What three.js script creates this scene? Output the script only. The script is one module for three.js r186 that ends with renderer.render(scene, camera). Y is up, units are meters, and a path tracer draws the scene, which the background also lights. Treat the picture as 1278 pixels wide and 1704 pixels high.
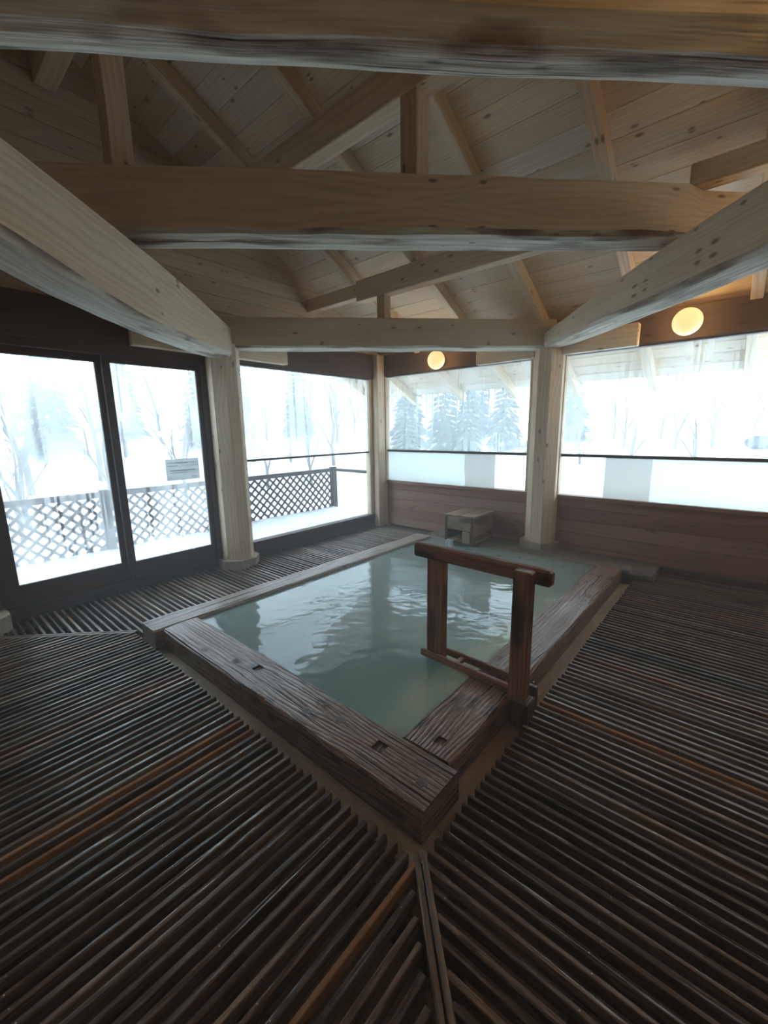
import * as THREE from 'three';
import { Brush, Evaluator, SUBTRACTION } from 'three-bvh-csg';

// ---------------------------------------------------------------- camera, sky, haze, exposure
// Plan: x runs along the lattice-side wall towards the far corner, z along the eave-side wall towards the viewer; far corner at (0.1, 0).
const scene = new THREE.Scene();
const renderer = new THREE.WebGLRenderer({ antialias: true });
renderer.toneMapping = THREE.LinearToneMapping;
renderer.toneMappingExposure = 2.9;
renderer.shadowMap.enabled = true;

const camera = new THREE.PerspectiveCamera(2 * Math.atan(852 / 693.647) * 180 / Math.PI, 1278 / 1704, 0.05, 300);
{
  const right = new THREE.Vector3(0.65293, -0.013937, 0.757291), up = new THREE.Vector3(0.155, 0.981129, -0.115584), fwd = new THREE.Vector3(0.741389, -0.19285, -0.642768);
  camera.matrixAutoUpdate = true;
  camera.quaternion.setFromRotationMatrix(new THREE.Matrix4().makeBasis(right, up, fwd.negate()));
  camera.position.set(-4.9604, 1.5, 4.4486);
}
// evenly overcast winter sky: brightness rises from horizon to zenith as under any thick cloud cover
{
  const W = 64, H = 128, d = new Float32Array(W * H * 4);
  for (let j = 0; j < H; j++) {
    const s = Math.max(0, Math.sin(((j + 0.5) / H - 0.5) * Math.PI)), l = 0.8 + 0.2 * s;
    for (let i = 0; i < W; i++) d.set([0.72 * l, 0.885 * l, 1.0 * l, 1], (j * W + i) * 4);
  }
  const t = new THREE.DataTexture(d, W, H, THREE.RGBAFormat, THREE.FloatType);
  t.mapping = THREE.EquirectangularReflectionMapping; t.magFilter = THREE.LinearFilter; t.needsUpdate = true;
  scene.background = t; scene.environment = t; scene.backgroundIntensity = 5.8; scene.environmentIntensity = 5.8;
}
scene.fog = new THREE.FogExp2(new THREE.Color(0.93, 0.97, 1.0), 0.082);   // steam of the hot spring and winter mist

// ---------------------------------------------------------------- helpers
let seed = 20240117;
const rnd = () => { seed = (seed + 0x6d2b79f5) | 0; let t = Math.imul(seed ^ (seed >>> 15), 1 | seed); t = (t + Math.imul(t ^ (t >>> 7), 61 | t)) ^ t; return ((t ^ (t >>> 14)) >>> 0) / 4294967296; };
const rr = (a, b) => a + (b - a) * rnd();
const hash = (x, y, s) => { let h = Math.imul(x | 0, 374761393) + Math.imul(y | 0, 668265263) + Math.imul(s | 0, 1442695041); h = Math.imul(h ^ (h >>> 13), 1274126177); return ((h ^ (h >>> 16)) >>> 0) / 4294967296; };
const sm = (t) => t * t * (3 - 2 * t);
function vn(x, y, s) { const X = Math.floor(x), Y = Math.floor(y), a = sm(x - X), b = sm(y - Y); const p = hash(X, Y, s), q = hash(X + 1, Y, s), r = hash(X, Y + 1, s), t = hash(X + 1, Y + 1, s); return p + (q - p) * a + (r - p) * b + (p - q - r + t) * a * b; }
const fbm = (x, y, s, n = 3) => { let v = 0, a = 0.5; for (let i = 0; i < n; i++, a *= 0.5, x *= 2.03, y *= 2.03) v += a * vn(x, y, s + i * 17); return v / (1 - Math.pow(0.5, n)); };
const clamp = (x, a = 0, b = 1) => Math.min(b, Math.max(a, x));
const mix3 = (a, b, t) => [a[0] + (b[0] - a[0]) * t, a[1] + (b[1] - a[1]) * t, a[2] + (b[2] - a[2]) * t];

const taken = {};
const numbered = (n) => { taken[n] = (taken[n] ?? -1) + 1; return taken[n] ? `${n}_${String(taken[n]).padStart(3, '0')}` : n; };
const shade = (m) => { m.castShadow = true; m.receiveShadow = true; return m; };
function add(name, geo, mat, parent = scene) { const m = shade(new THREE.Mesh(geo, mat)); m.name = parent === scene ? numbered(name) : name; parent.add(m); return m; }
function thing(name, label, category, group, at = [0, 0, 0], turn = 0) {
  const g = new THREE.Group(); g.name = numbered(name); g.position.set(...at); g.rotation.y = turn; scene.add(g);
  g.userData = { label, category }; if (group) g.userData.group = group; return g;
}
const tag = (o, label, category, group) => { o.userData = { label, category }; if (group) o.userData.group = group; return o; };
function struct(name, label, category) { const g = new THREE.Group(); g.name = name; scene.add(g); g.userData = { label, category, kind: 'structure' }; return g; }

const TU = 2.4, TV = 0.6;                       // one wood texture covers 2.4 m along the grain and 0.6 m across it
function geoFrom(pos, uv, nor) {
  const g = new THREE.BufferGeometry();
  g.setAttribute('position', new THREE.Float32BufferAttribute(pos, 3)); g.setAttribute('uv', new THREE.Float32BufferAttribute(uv, 2));
  if (nor) g.setAttribute('normal', new THREE.Float32BufferAttribute(nor, 3)); else g.computeVertexNormals();
  return g;
}
// box with chamfered edges; grain runs along `axis`
function cbox(lx, ly, lz, ch = 0.004, axis = -1, ou = rnd() * 7, ov = rnd() * 7) {
  const h = [lx / 2, ly / 2, lz / 2], P = [], U = [];
  if (axis < 0) axis = lx >= ly && lx >= lz ? 0 : ly >= lz ? 1 : 2;
  ch = Math.min(ch, ...h.map((a) => a * 0.45));
  const face = (pts, out) => {
    const a = new THREE.Vector3(...pts[0]), e = new THREE.Vector3(...pts[1]).sub(a), f = new THREE.Vector3(...pts[2]).sub(a), n = e.cross(f);
    if (n.dot(new THREE.Vector3(...out)) < 0) pts = pts.slice().reverse();
    const k = [0, 1, 2].reduce((b, i) => (Math.abs(out[i]) > Math.abs(out[b]) + 1e-6 ? i : b), 0);
    const put = (q) => { P.push(...q); if (k === axis) { const [i, j] = [0, 1, 2].filter((i) => i !== axis); U.push(ou + q[i] / TU * 0.4, ov + q[j] / TV); } else { const j = 3 - axis - k; U.push(ou + q[axis] / TU, ov + k * 0.31 + q[j] / TV); } };
    for (let i = 1; i < pts.length - 1; i++) { put(pts[0]); put(pts[i]); put(pts[i + 1]); }
  };
  for (let k = 0; k < 3; k++) for (const s of [-1, 1]) {
    const [i, j] = [0, 1, 2].filter((q) => q !== k), out = [0, 0, 0]; out[k] = s;
    face([[-1, -1], [1, -1], [1, 1], [-1, 1]].map(([a, b]) => { const q = [0, 0, 0]; q[k] = s * h[k]; q[i] = a * (h[i] - ch); q[j] = b * (h[j] - ch); return q; }), out);
  }
  for (let k = 0; k < 3; k++) { const [i, j] = [0, 1, 2].filter((q) => q !== k); for (const a of [-1, 1]) for (const b of [-1, 1]) {
    const mk = (t, w) => { const q = [0, 0, 0]; q[k] = t * (h[k] - ch); q[i] = a * (h[i] - (w ? ch : 0)); q[j] = b * (h[j] - (w ? 0 : ch)); return q; }, out = [0, 0, 0]; out[i] = a; out[j] = b * 0.99;
    face([mk(-1, 0), mk(1, 0), mk(1, 1), mk(-1, 1)], out);
  } }
  for (const a of [-1, 1]) for (const b of [-1, 1]) for (const c of [-1, 1]) face([[a * h[0], b * (h[1] - ch), c * (h[2] - ch)], [a * (h[0] - ch), b * h[1], c * (h[2] - ch)], [a * (h[0] - ch), b * (h[1] - ch), c * h[2]]], [a, b, c * 1.01]);
  return geoFrom(P, U);
}
// box given by its two corners
function box(name, x0, x1, y0, y1, z0, z1, mat, parent = scene, ch = 0.004, axis = -1) {
  const m = add(name, cbox(x1 - x0, y1 - y0, z1 - z0, ch, axis), mat, parent);
  m.position.set((x0 + x1) / 2, (y0 + y1) / 2, (z0 + z1) / 2); return m;
}
function tex(w, h, fn, srgb) {
  const d = new Uint8Array(w * h * 4);
  for (let j = 0; j < h; j++) for (let i = 0; i < w; i++) { const c = fn(i / w, j / h, i, j); const o = (j * w + i) * 4; d[o] = clamp(c[0]) * 255; d[o + 1] = clamp(c[1]) * 255; d[o + 2] = clamp(c[2]) * 255; d[o + 3] = 255; }
  const t = new THREE.DataTexture(d, w, h); t.wrapS = t.wrapT = THREE.MirroredRepeatWrapping; t.magFilter = THREE.LinearFilter; t.minFilter = THREE.LinearMipmapLinearFilter; t.generateMipmaps = true;
  if (srgb) t.colorSpace = THREE.SRGBColorSpace; t.needsUpdate = true; return t;
}
// wood: light/dark in sRGB 0..1, rings across the grain, knots with grain flowing round them
function wood({ s, light, dark, knot = dark, nk = 8, kr = [0.008, 0.02], rings = 26, fibre = 0.35, crack = 0, stain = 0, ringy = 0.3, stainColor = dark, w = 1024, h = 256, wear = 0 }) {
  const K = []; for (let i = 0; i < nk; i++) K.push([hash(i, 1, s) * TU, hash(i, 2, s) * TV, kr[0] + (kr[1] - kr[0]) * hash(i, 3, s)]);
  const H = new Float32Array(w * h), R = new Float32Array(w * h);
  const map = tex(w, h, (a, b, i, j) => {
    const u = a * TU, v = b * TV; let vv = v, kd = 0, ring = 0;
    for (const [ku, kv, r] of K) {
      const du = (u - ku) / 2.2, dv = v - kv, d2 = (du * du + dv * dv) / (r * r);
      vv += 0.8 * r * (dv / (Math.abs(dv) + r * 0.35)) * Math.exp(-d2 * 0.35);
      if (d2 < 9) { const d = Math.sqrt(d2); kd = Math.max(kd, clamp(1.45 - d * 1.15) * (0.75 + 0.25 * fbm(u * 300, v * 300, s + 5, 2))); ring += Math.sin(d * 13) * Math.exp(-d * 1.1) * 0.35; }
    }
    const warp = fbm(u * 0.9, vv * 3, s + 3, 3);
    const band = 0.5 + 0.5 * Math.sin((vv / TV * rings + warp * 5) * 6.283);
    const fib = fbm(u * 9, vv * 420, s + 9, 2), mid = fbm(u * 2.2, vv * 60, s + 31, 3), big = fbm(u * 1.3, v * 5, s + 55, 3);
    let t = clamp(0.20 + 0.34 * band * band + fibre * (fib - 0.5) + 0.7 * (mid - 0.5) + 0.5 * (big - 0.5) + ring * ringy);
    let cr = 0; if (crack) { const c = fbm(u * 1.7, vv * 95, s + 77, 2); cr = clamp((c - (1 - crack)) * 9) ; }
    let c = mix3(light, dark, t); c = mix3(c, knot, clamp(kd) * 0.9);
    if (stain) { const q = clamp((fbm(u * 2.4, v * 9, s + 91, 4) - (1 - stain)) * 5); c = mix3(c, stainColor, q * 0.8); }
    if (cr) c = mix3(c, dark.map((x) => x * 0.35), cr * 0.9);
    if (wear) { const q = clamp((fbm(u * 40, v * 120, s + 13, 3) - 0.52) * 6) * wear; c = mix3(c, light.map((x) => Math.min(1, x * 1.35)), q * 0.5); }
    const id = j * w + i; H[id] = clamp(0.55 + (0.5 - band * band) * 0.35 + (fib - 0.5) * 0.5 - cr * 0.8 + ring * 0.25 + (mid - 0.5) * 0.4 + kd * 0.15);
    R[id] = clamp(0.5 + (big - 0.5) * 1.3 + (fib - 0.5) * 0.5 + (0.5 - band) * 0.15);
    return c;
  }, true);
  const bump = tex(w, h, (a, b, i, j) => { const q = H[j * w + i]; return [q, q, q]; });
  return { map, bump, rough: (lo, hi) => tex(w, h, (a, b, i, j) => { const q = lo + (hi - lo) * R[j * w + i]; return [q, q, q]; }) };
}
function wmat(w, { tint = 0xffffff, lo = 0.55, hi = 0.85, bump = 0.0012, spec = 0.6, ...more } = {}, rough) {
  return new THREE.MeshPhysicalMaterial({ map: w.map, bumpMap: w.bump, bumpScale: bump, roughnessMap: rough ?? w.rough(lo, hi), roughness: 1, color: tint, specularIntensity: spec, ...more });
}

// ---------------------------------------------------------------- materials
const pale = wood({ s: 11, light: [0.96, 0.93, 0.87], dark: [0.84, 0.76, 0.67], knot: [0.36, 0.22, 0.14], nk: 16, kr: [0.006, 0.015], rings: 20, fibre: 0.25 });
const pale2 = wood({ s: 47, light: [0.95, 0.91, 0.84], dark: [0.81, 0.72, 0.63], knot: [0.33, 0.20, 0.13], nk: 9, kr: [0.006, 0.016], rings: 14, fibre: 0.3 });
const wane = wood({ s: 83, light: [0.88, 0.85, 0.79], dark: [0.66, 0.60, 0.52], knot: [0.35, 0.27, 0.2], nk: 7, kr: [0.006, 0.012], rings: 9, fibre: 0.5, stain: 0.40, stainColor: [0.36, 0.27, 0.20], crack: 0.25 });
const brown = wood({ s: 23, light: [0.66, 0.53, 0.46], dark: [0.47, 0.35, 0.29], knot: [0.2, 0.12, 0.09], nk: 8, rings: 14 });
const frameW = wood({ s: 61, light: [0.36, 0.29, 0.26], dark: [0.24, 0.18, 0.16], nk: 2, rings: 18 });
const wet = wood({ s: 5, light: [0.58, 0.48, 0.42], dark: [0.28, 0.20, 0.165], knot: [0.08, 0.05, 0.04], nk: 24, kr: [0.019, 0.028], rings: 26, fibre: 0.8, crack: 0.30, ringy: 0.75, wear: 0.7, stain: 0.42, stainColor: [0.33, 0.19, 0.13] });
const greyW = wood({ s: 15, light: [0.70, 0.66, 0.62], dark: [0.42, 0.36, 0.33], knot: [0.25, 0.2, 0.18], nk: 6, rings: 18, fibre: 0.7, crack: 0.32, wear: 0.5 });
const slatW = wood({ s: 71, light: [0.58, 0.50, 0.43], dark: [0.20, 0.155, 0.13], knot: [0.1, 0.07, 0.06], nk: 6, rings: 22, fibre: 0.7, crack: 0.25, stain: 0.4, stainColor: [0.17, 0.12, 0.09], wear: 0.5 });
const railW = wood({ s: 97, light: [0.66, 0.49, 0.40], dark: [0.37, 0.24, 0.19], knot: [0.12, 0.07, 0.05], nk: 6, kr: [0.008, 0.014], rings: 20, fibre: 0.5, stain: 0.45, stainColor: [0.16, 0.13, 0.11], crack: 0.2 });

const pr1 = pale.rough(0.55, 0.85), pr2 = pale2.rough(0.55, 0.85);
const M = {
  ceil: ['#ffffff', '#f3ece4', '#fbf2e6', '#efe6dc'].map((c) => wmat(pale, { tint: c }, pr1)),
  rafter: wmat(pale2, { tint: '#fbf4ea' }, pr2), beam: wmat(pale2, { tint: '#efe4d6' }, pr2), beam2: wmat(pale, { tint: '#e9dccd' }, pr1),
  column: wmat(pale2, { tint: '#f0e8de' }, pr2), wane: wmat(wane, { lo: 0.6, hi: 0.9, bump: 0.004 }),
  header: wmat(brown, { tint: '#9c9ea2', lo: 0.5, hi: 0.8 }), wallR: ['#ffffff', '#ecdcd6', '#f4e6dd'].map((c) => wmat(brown, { tint: c, lo: 0.45, hi: 0.75 })),
  gable: ['#e2d3c6', '#d6c5b8', '#dccdbd'].map((c) => wmat(pale2, { tint: c }, pr2)),
  frame: wmat(frameW, { lo: 0.4, hi: 0.7 }),
  wet: wmat(wet, { lo: 0.18, hi: 0.55, bump: 0.006, spec: 1 }),
  grey: wmat(greyW, { lo: 0.25, hi: 0.65, bump: 0.005, spec: 1 }),
  rail: wmat(railW, { lo: 0.3, hi: 0.7, bump: 0.003 }),
  spout: wmat(wane, { tint: '#b7a798', lo: 0.5, hi: 0.8 }),
};
const slR = slatW.rough(0.18, 0.55);
M.slat = ['#ffffff', '#d8d0c8', '#b5aca6', '#e9dccb', '#9b938e', '#c9b8a6'].map((c) => wmat(slatW, { tint: c, bump: 0.003, spec: 1 }, slR));
M.slatNew = wmat(pale2, { tint: '#a87f55', bump: 0.001, spec: 0.8 }, pr2);
M.slatRed = wmat(railW, { tint: '#e8c4a4', bump: 0.002, spec: 0.9 }, slR);
{
  const f = (a, b) => fbm(a * 40, b * 40, 3, 4), g = (a, b) => fbm(a * 7, b * 7, 8, 3);
  M.concrete = new THREE.MeshStandardMaterial({ map: tex(512, 512, (a, b) => { const t = clamp(0.5 * f(a, b) + 0.7 * g(a, b)); return mix3([0.44, 0.37, 0.29], [0.68, 0.59, 0.47], t); }, true), bumpMap: tex(512, 512, (a, b) => { const q = f(a, b); return [q, q, q]; }), bumpScale: 0.004, roughness: 0.6 });
  M.sand = new THREE.MeshStandardMaterial({ map: tex(512, 256, (a, b) => mix3([0.78, 0.64, 0.46], [0.94, 0.82, 0.64], fbm(a * 30, b * 15, 21, 4)), true), roughness: 0.9 });
  M.basin = new THREE.MeshStandardMaterial({ map: tex(256, 256, (a, b) => mix3([0.42, 0.55, 0.52], [0.52, 0.65, 0.61], fbm(a * 9, b * 9, 33, 4)), true), roughness: 0.9 });
  M.stone = new THREE.MeshStandardMaterial({ map: tex(512, 256, (a, b) => mix3([0.28, 0.26, 0.24], [0.62, 0.57, 0.50], clamp(fbm(a * 24, b * 12, 44, 4) * 1.1 - 0.05)), true), bumpMap: tex(256, 256, (a, b) => { const q = fbm(a * 20, b * 20, 41, 4); return [q, q, q]; }), bumpScale: 0.02, roughness: 0.6 });
  M.plinth = new THREE.MeshStandardMaterial({ map: tex(256, 256, (a, b) => mix3([0.56, 0.51, 0.45], [0.72, 0.67, 0.60], fbm(a * 22, b * 22, 46, 4)), true), roughness: 0.75 });
  // condensation: fogged glass, cleared where drops have run down
  const mist = (s, base, amp) => tex(512, 512, (a, b) => {
    const run = fbm(a * 90, b * 3.2, s, 2), reach = fbm(a * 14, b * 1.5, s + 3, 2), q = clamp((run - 0.56) * 7) * clamp((reach - 0.36) * 4);
    const r = base + amp * (fbm(a * 5, b * 4, s + 7, 3) - 0.5) - 0.38 * q; return [r, clamp(r, 0.08, 0.95), r];
  });
  const glass = (s, base, amp, c) => new THREE.MeshPhysicalMaterial({ color: c, transmission: 1, thickness: 0, roughness: 1, roughnessMap: mist(s, base, amp), ior: 1.45 });
  M.glassDoor = glass(3, 0.52, 0.5, '#f2f6f8'); M.glassSide = glass(13, 0.58, 0.4, '#f0f6f8'); M.glassFar = glass(29, 0.40, 0.4, '#f0f6f8'); M.glassEave = glass(37, 0.45, 0.35, '#eef5f8');
  M.clear = new THREE.MeshPhysicalMaterial({ color: '#f4f8fa', transmission: 1, thickness: 0, roughness: 0.12 });
  M.frost = new THREE.MeshPhysicalMaterial({ color: '#b4bab8', transmission: 0.9, thickness: 0, roughness: 0.98 });
  M.frost2 = new THREE.MeshPhysicalMaterial({ color: '#9a9993', transmission: 0.8, thickness: 0, roughness: 0.98 });
  M.snow = new THREE.MeshStandardMaterial({ map: tex(256, 256, (a, b) => mix3([0.90, 0.93, 0.96], [0.96, 0.97, 0.98], fbm(a * 20, b * 20, 61, 3)), true), bumpMap: tex(256, 256, (a, b) => { const q = fbm(a * 16, b * 16, 66, 4); return [q, q, q]; }), bumpScale: 0.05, roughness: 0.9 });
  M.bark = new THREE.MeshStandardMaterial({ map: tex(128, 256, (a, b) => mix3([0.22, 0.18, 0.16], [0.40, 0.34, 0.31], fbm(a * 12, b * 5, 71, 3)), true), roughness: 0.95 });
  M.needle = new THREE.MeshStandardMaterial({ map: tex(128, 128, (a, b) => mix3([0.13, 0.18, 0.16], [0.27, 0.33, 0.29], fbm(a * 18, b * 18, 77, 3)), true), roughness: 0.9 });
  M.fence = wmat(frameW, { tint: '#cfc6c2', lo: 0.6, hi: 0.9 });
  M.ice = new THREE.MeshPhysicalMaterial({ color: '#e6f2f8', roughness: 0.25, transmission: 0.45, thickness: 0 });
  M.steel = new THREE.MeshStandardMaterial({ color: '#b9b9b4', metalness: 0.9, roughness: 0.35 });
  M.rock = new THREE.MeshStandardMaterial({ map: tex(128, 128, (a, b) => mix3([0.24, 0.24, 0.25], [0.42, 0.42, 0.42], fbm(a * 9, b * 9, 85, 4)), true), roughness: 0.95 });
}

// ---------------------------------------------------------------- floor and pool basin
const DECK = 0, FL = -0.06, FB = -0.17, TOP = 0.088, WATER = 0.062;
const RX = 0.115;                                                // inner plane of the eave-side wall
const floor = struct('floor', 'wet tan concrete floor showing in the gutters between the slats and the pool', 'floor');
{
  const slab = (x0, x1, z0, z1) => { const m = box('floor_slab', x0, x1, -0.9, FB, z0, z1, M.concrete, floor, 0.002); return m; };
  const kerb = (x0, x1, z0, z1) => box('kerb', x0, x1, FB, FL, z0, z1, M.concrete, floor, 0.004);
  kerb(-3.985, -3.79, 1.0, 3.75); kerb(-3.79, -0.3, 3.5, 3.75); kerb(-3.79, -0.3, 1.08, 1.3); kerb(-0.42, 0.2, 1.3, 3.5); kerb(-5.3, 0.2, -0.1, 0.055); kerb(-5.3, -5.17, 0.055, 5.4); kerb(-5.17, 0.2, 5.27, 5.4); kerb(0.07, 0.2, 0.055, 1.3); kerb(0.07, 0.2, 3.5, 5.27);
  slab(-5.3, -3.8, -0.1, 5.4); slab(-3.8, 0.25, 3.5, 5.4); slab(-3.8, 0.25, -0.1, 1.25); slab(-0.4, 0.25, 1.25, 3.5);
  box('basin_floor', -3.85, -0.35, -0.95, -0.72, 1.2, 3.55, M.basin, floor, 0.002);
  box('basin_bench', -3.8, -0.4, -0.72, -0.25, 2.92, 3.5, M.sand, floor, 0.01);
  box('stone_ledge', -0.36, RX, FL, 0.075, 1.2, 3.9, M.stone, floor, 0.012);
}
{ // milky mineral water
  const w = 3.45, d = 2.25, nx = 2, g = new THREE.PlaneGeometry(w, d, nx, nx); g.rotateX(-Math.PI / 2);
  const ripple = tex(512, 512, (a, b) => { const q = 0.5 + 0.5 * (fbm(a * 26 + b * 6, b * 9, 91, 3) - 0.5) + 0.25 * (fbm(a * 70, b * 44, 95, 2) - 0.5); return [q, q, q]; });
  M.water = new THREE.MeshPhysicalMaterial({ color: new THREE.Color().setRGB(0.60, 0.76, 0.73), transmission: 0.66, thickness: 0, roughness: 0.03, ior: 1.33, bumpMap: ripple, bumpScale: 0.006 });
  const m = add('pool_water', g, M.water); m.position.set(-2.08, WATER, 2.365); tag(m, 'milky blue-green hot spring water filling the rectangular pool', 'water'); m.userData.kind = 'stuff';
}
// ---------------------------------------------------------------- pool edge timbers, with square plugs let into their tops
{
  const ringAt = (a, b) => { const x = (a - 0.5) / 0.33, y = (b - 0.5) / 0.33, d = Math.hypot(x * 0.9, y) + 0.12 * (fbm(a * 7, b * 7, 3, 3) - 0.5); return [d, 0.5 + 0.5 * Math.sin(d * 26)]; };
  M.knot = new THREE.MeshPhysicalMaterial({ map: tex(128, 128, (a, b) => { const [d, q] = ringAt(a, b); return d < 0.2 ? [0.13, 0.09, 0.075] : mix3([0.46, 0.36, 0.30], [0.20, 0.14, 0.115], q * 0.9); }, true), bumpMap: tex(128, 128, (a, b) => { const q = ringAt(a, b)[1]; return [q, q, q]; }), bumpScale: 0.002, roughness: 0.3 });
}
const KA = [[-3.785, 2.889, 0.026], [-3.722, 3.071, 0.026], [-3.774, 3.60, 0.024], [-3.83, 1.877, 0.03], [-3.765, 2.171, 0.03]], KB = [[-3.272, 3.471, 0.026]];
const ev = new Evaluator(); ev.useGroups = false; ev.attributes = ['position', 'uv', 'normal'];
function timber(label, x0, x1, z0, z1, y1, holes, ch = 0.012, mat = M.wet, knots = []) {
  const t = thing('pool_edge_timber', label, 'timber', 'squared timbers edging the pool', [(x0 + x1) / 2, FL, (z0 + z1) / 2]);
  const cx = (x0 + x1) / 2, cz = (z0 + z1) / 2, H = y1 - FL, long = x1 - x0 > z1 - z0 ? 0 : 2;
  // finely divided so that the worn edges can wander
  const L = long ? z1 - z0 : x1 - x0, Wd = long ? x1 - x0 : z1 - z0, n = Math.ceil(L / 0.08), prof = [[-Wd / 2, 0], [-Wd / 2, H - ch * 1.4], [-Wd / 2 + ch, H], [-Wd / 6, H + 0.0015], [Wd / 6, H + 0.0015], [Wd / 2 - ch, H], [Wd / 2, H - ch * 1.4], [Wd / 2, 0]];
  const P = [], U = [], ou = rnd() * 5, ov = rnd() * 5, at = (i, k) => { const s = (i / n - 0.5) * L, e = i / n, j = (a) => (fbm(e * L * 5, k * 3.3 + cx, 7 + a, 3) - 0.5); const [a, b] = prof[k]; const edge = k > 0 && k < 7 && (k < 3 || k > 4) ? 1 : 0.3; const q = [a + j(1) * 0.012 * edge, b + (k > 0 && k < 7 ? j(2) * 0.012 * edge : 0)]; return long ? [q[0], q[1], s] : [s, q[1], -q[0]]; };
  let acc = [0]; for (let k = 1; k < 8; k++) acc.push(acc[k - 1] + Math.hypot(prof[k][0] - prof[k - 1][0], prof[k][1] - prof[k - 1][1]));
  const tri = (a, b, c) => { for (const [q, u, v] of [a, b, c]) { P.push(...q); U.push(ou + u / TU, ov + v / TV); } };
  for (let i = 0; i < n; i++) for (let k = 0; k < 7; k++) { const A = [at(i, k), i / n * L, acc[k]], B = [at(i + 1, k), (i + 1) / n * L, acc[k]], C = [at(i + 1, k + 1), (i + 1) / n * L, acc[k + 1]], D = [at(i, k + 1), i / n * L, acc[k + 1]]; tri(A, B, C); tri(A, C, D); }
  for (const i of [0, n]) for (let k = 1; k < 7; k++) { const q = [0, k, k + 1].map((m) => [at(i, m), prof[m][0] * 0.3 + 0.5, prof[m][1]]); if (i) tri(q[0], q[2], q[1]); else tri(...q); }
  for (let i = 0; i < n; i++) { const A = [at(i, 7), i / n * L, 0], B = [at(i + 1, 7), (i + 1) / n * L, 0], C = [at(i + 1, 0), (i + 1) / n * L, Wd], D = [at(i, 0), i / n * L, Wd]; tri(A, B, C); tri(A, C, D); }
  // profile runs with its outward side consistent: flip when needed
  let g = geoFrom(P, U); { const nr = g.attributes.normal; let up = 0; for (let i = 0; i < nr.count; i++) if (g.attributes.position.getY(i) > H * 0.8) up += nr.getY(i); if (up < 0) { for (let i = 0; i < P.length; i += 9) for (let c = 0; c < 3; c++) { [P[i + 3 + c], P[i + 6 + c]] = [P[i + 6 + c], P[i + 3 + c]]; } for (let i = 0; i < U.length; i += 6) for (let c = 0; c < 2; c++) { [U[i + 2 + c], U[i + 4 + c]] = [U[i + 4 + c], U[i + 2 + c]]; } g = geoFrom(P, U); } }
  for (const [hx, hz, sz] of holes) {
    const a = new Brush(g), b = new Brush(new THREE.BoxGeometry(sz, 0.05, sz)); b.position.set(hx - cx, H, hz - cz); a.updateMatrixWorld(); b.updateMatrixWorld();
    g = ev.evaluate(a, b, SUBTRACTION).geometry;
  }
  add('body', g, mat, t);
  for (const [kx, kz, kr] of knots) { // bosses of hard knots standing a little proud of the worn top
    const kg = new THREE.SphereGeometry(1, 28, 10, 0, 6.2832, 0, 1.5708); kg.scale(long ? kr : kr * 1.35, 0.0055, long ? kr * 1.35 : kr); const kp = kg.attributes.position, ku = kg.attributes.uv;
    for (let i = 0; i < kp.count; i++) ku.setXY(i, 0.5 + kp.getX(i) / kr * 0.33, 0.5 + kp.getZ(i) / kr * 0.33);
    const k = add('knot', kg, M.knot, t); k.position.set(kx - cx, H - 0.001, kz - cz);
  }
  for (const [hx, hz, sz] of holes) { const p = add('plug', cbox(sz * 0.86, 0.02, sz * 0.86, 0.003), M.wet, t); p.position.set(hx - cx, H - 0.019, hz - cz); }
  return t;
}
timber('long dark wet timber on the near left side of the pool, nearest the viewer', -3.884, -3.614, 1.345, 3.683, TOP, [[-3.735, 3.34, 0.06], [-3.726, 2.348, 0.055]], 0.012, M.wet, KA);
timber('dark wet timber along the right side of the pool with the handrail standing over it', -3.61, -0.36, 3.367, 3.633, TOP - 0.003, [[-3.524, 3.529, 0.05]], 0.012, M.wet, KB);
timber('narrow greyed timber along the window side of the pool', -3.945, -0.42, 1.113, 1.343, TOP + 0.002, [], 0.008, M.grey);
{
  const k = thing('edge_block', 'small dark wet block at the far end of the right pool timber', 'block', null, [-0.28, FL, 3.58]);
  const m = add('body', cbox(0.16, 0.15, 0.26, 0.012), M.stone, k); m.position.y = 0.08;
}
// ---------------------------------------------------------------- slatted decks
const PITCH = 0.05, SW = 0.0205, SH = 0.048;
const screwGeo = new THREE.SphereGeometry(0.0032, 6, 3, 0, 6.3, 0, 1.6);
function deck(name, label, along, a0, a1, ends, special, joists) {
  const t = thing(name, label, 'deck', 'slatted decks round the pool');
  const screws = [];
  for (let c = a0; c <= a1; c += PITCH) {
    const [e0, e1] = ends(c); if (e1 - e0 < 0.04) continue;
    const cc = c + rr(-0.003, 0.003), j0 = e0 + rr(-0.006, 0.006), j1 = e1 + rr(-0.006, 0.006), l = j1 - j0, wv = SW + rr(-0.004, 0.002), y = rr(-0.003, 0.001), sp = special(c);
    const m = add('slat', along === 'x' ? cbox(l, SH, wv, 0.0028) : cbox(wv, SH, l, 0.0028), sp ?? M.slat[Math.floor(rnd() * M.slat.length)], t);
    m.position.set(along === 'x' ? (j0 + j1) / 2 : cc, DECK - SH / 2 + y, along === 'x' ? cc : (j0 + j1) / 2);
    m.rotation.y = rr(-0.003, 0.003) / Math.max(l, 0.3); 
    for (const q of joists) if (q > j0 + 0.01 && q < j1 - 0.01) screws.push(along === 'x' ? [q + rr(-0.012, 0.012), y, cc] : [cc, y, q + rr(-0.012, 0.012)]);
  }
  const s = new THREE.InstancedMesh(screwGeo, M.steel, screws.length); s.name = 'screw_heads'; const mt = new THREE.Matrix4();
  screws.forEach((p, i) => s.setMatrixAt(i, mt.makeTranslation(p[0], DECK + p[1] - 0.0006, p[2]))); s.userData = { kind: 'stuff' }; shade(s); t.add(s);
  return t;
}
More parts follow.
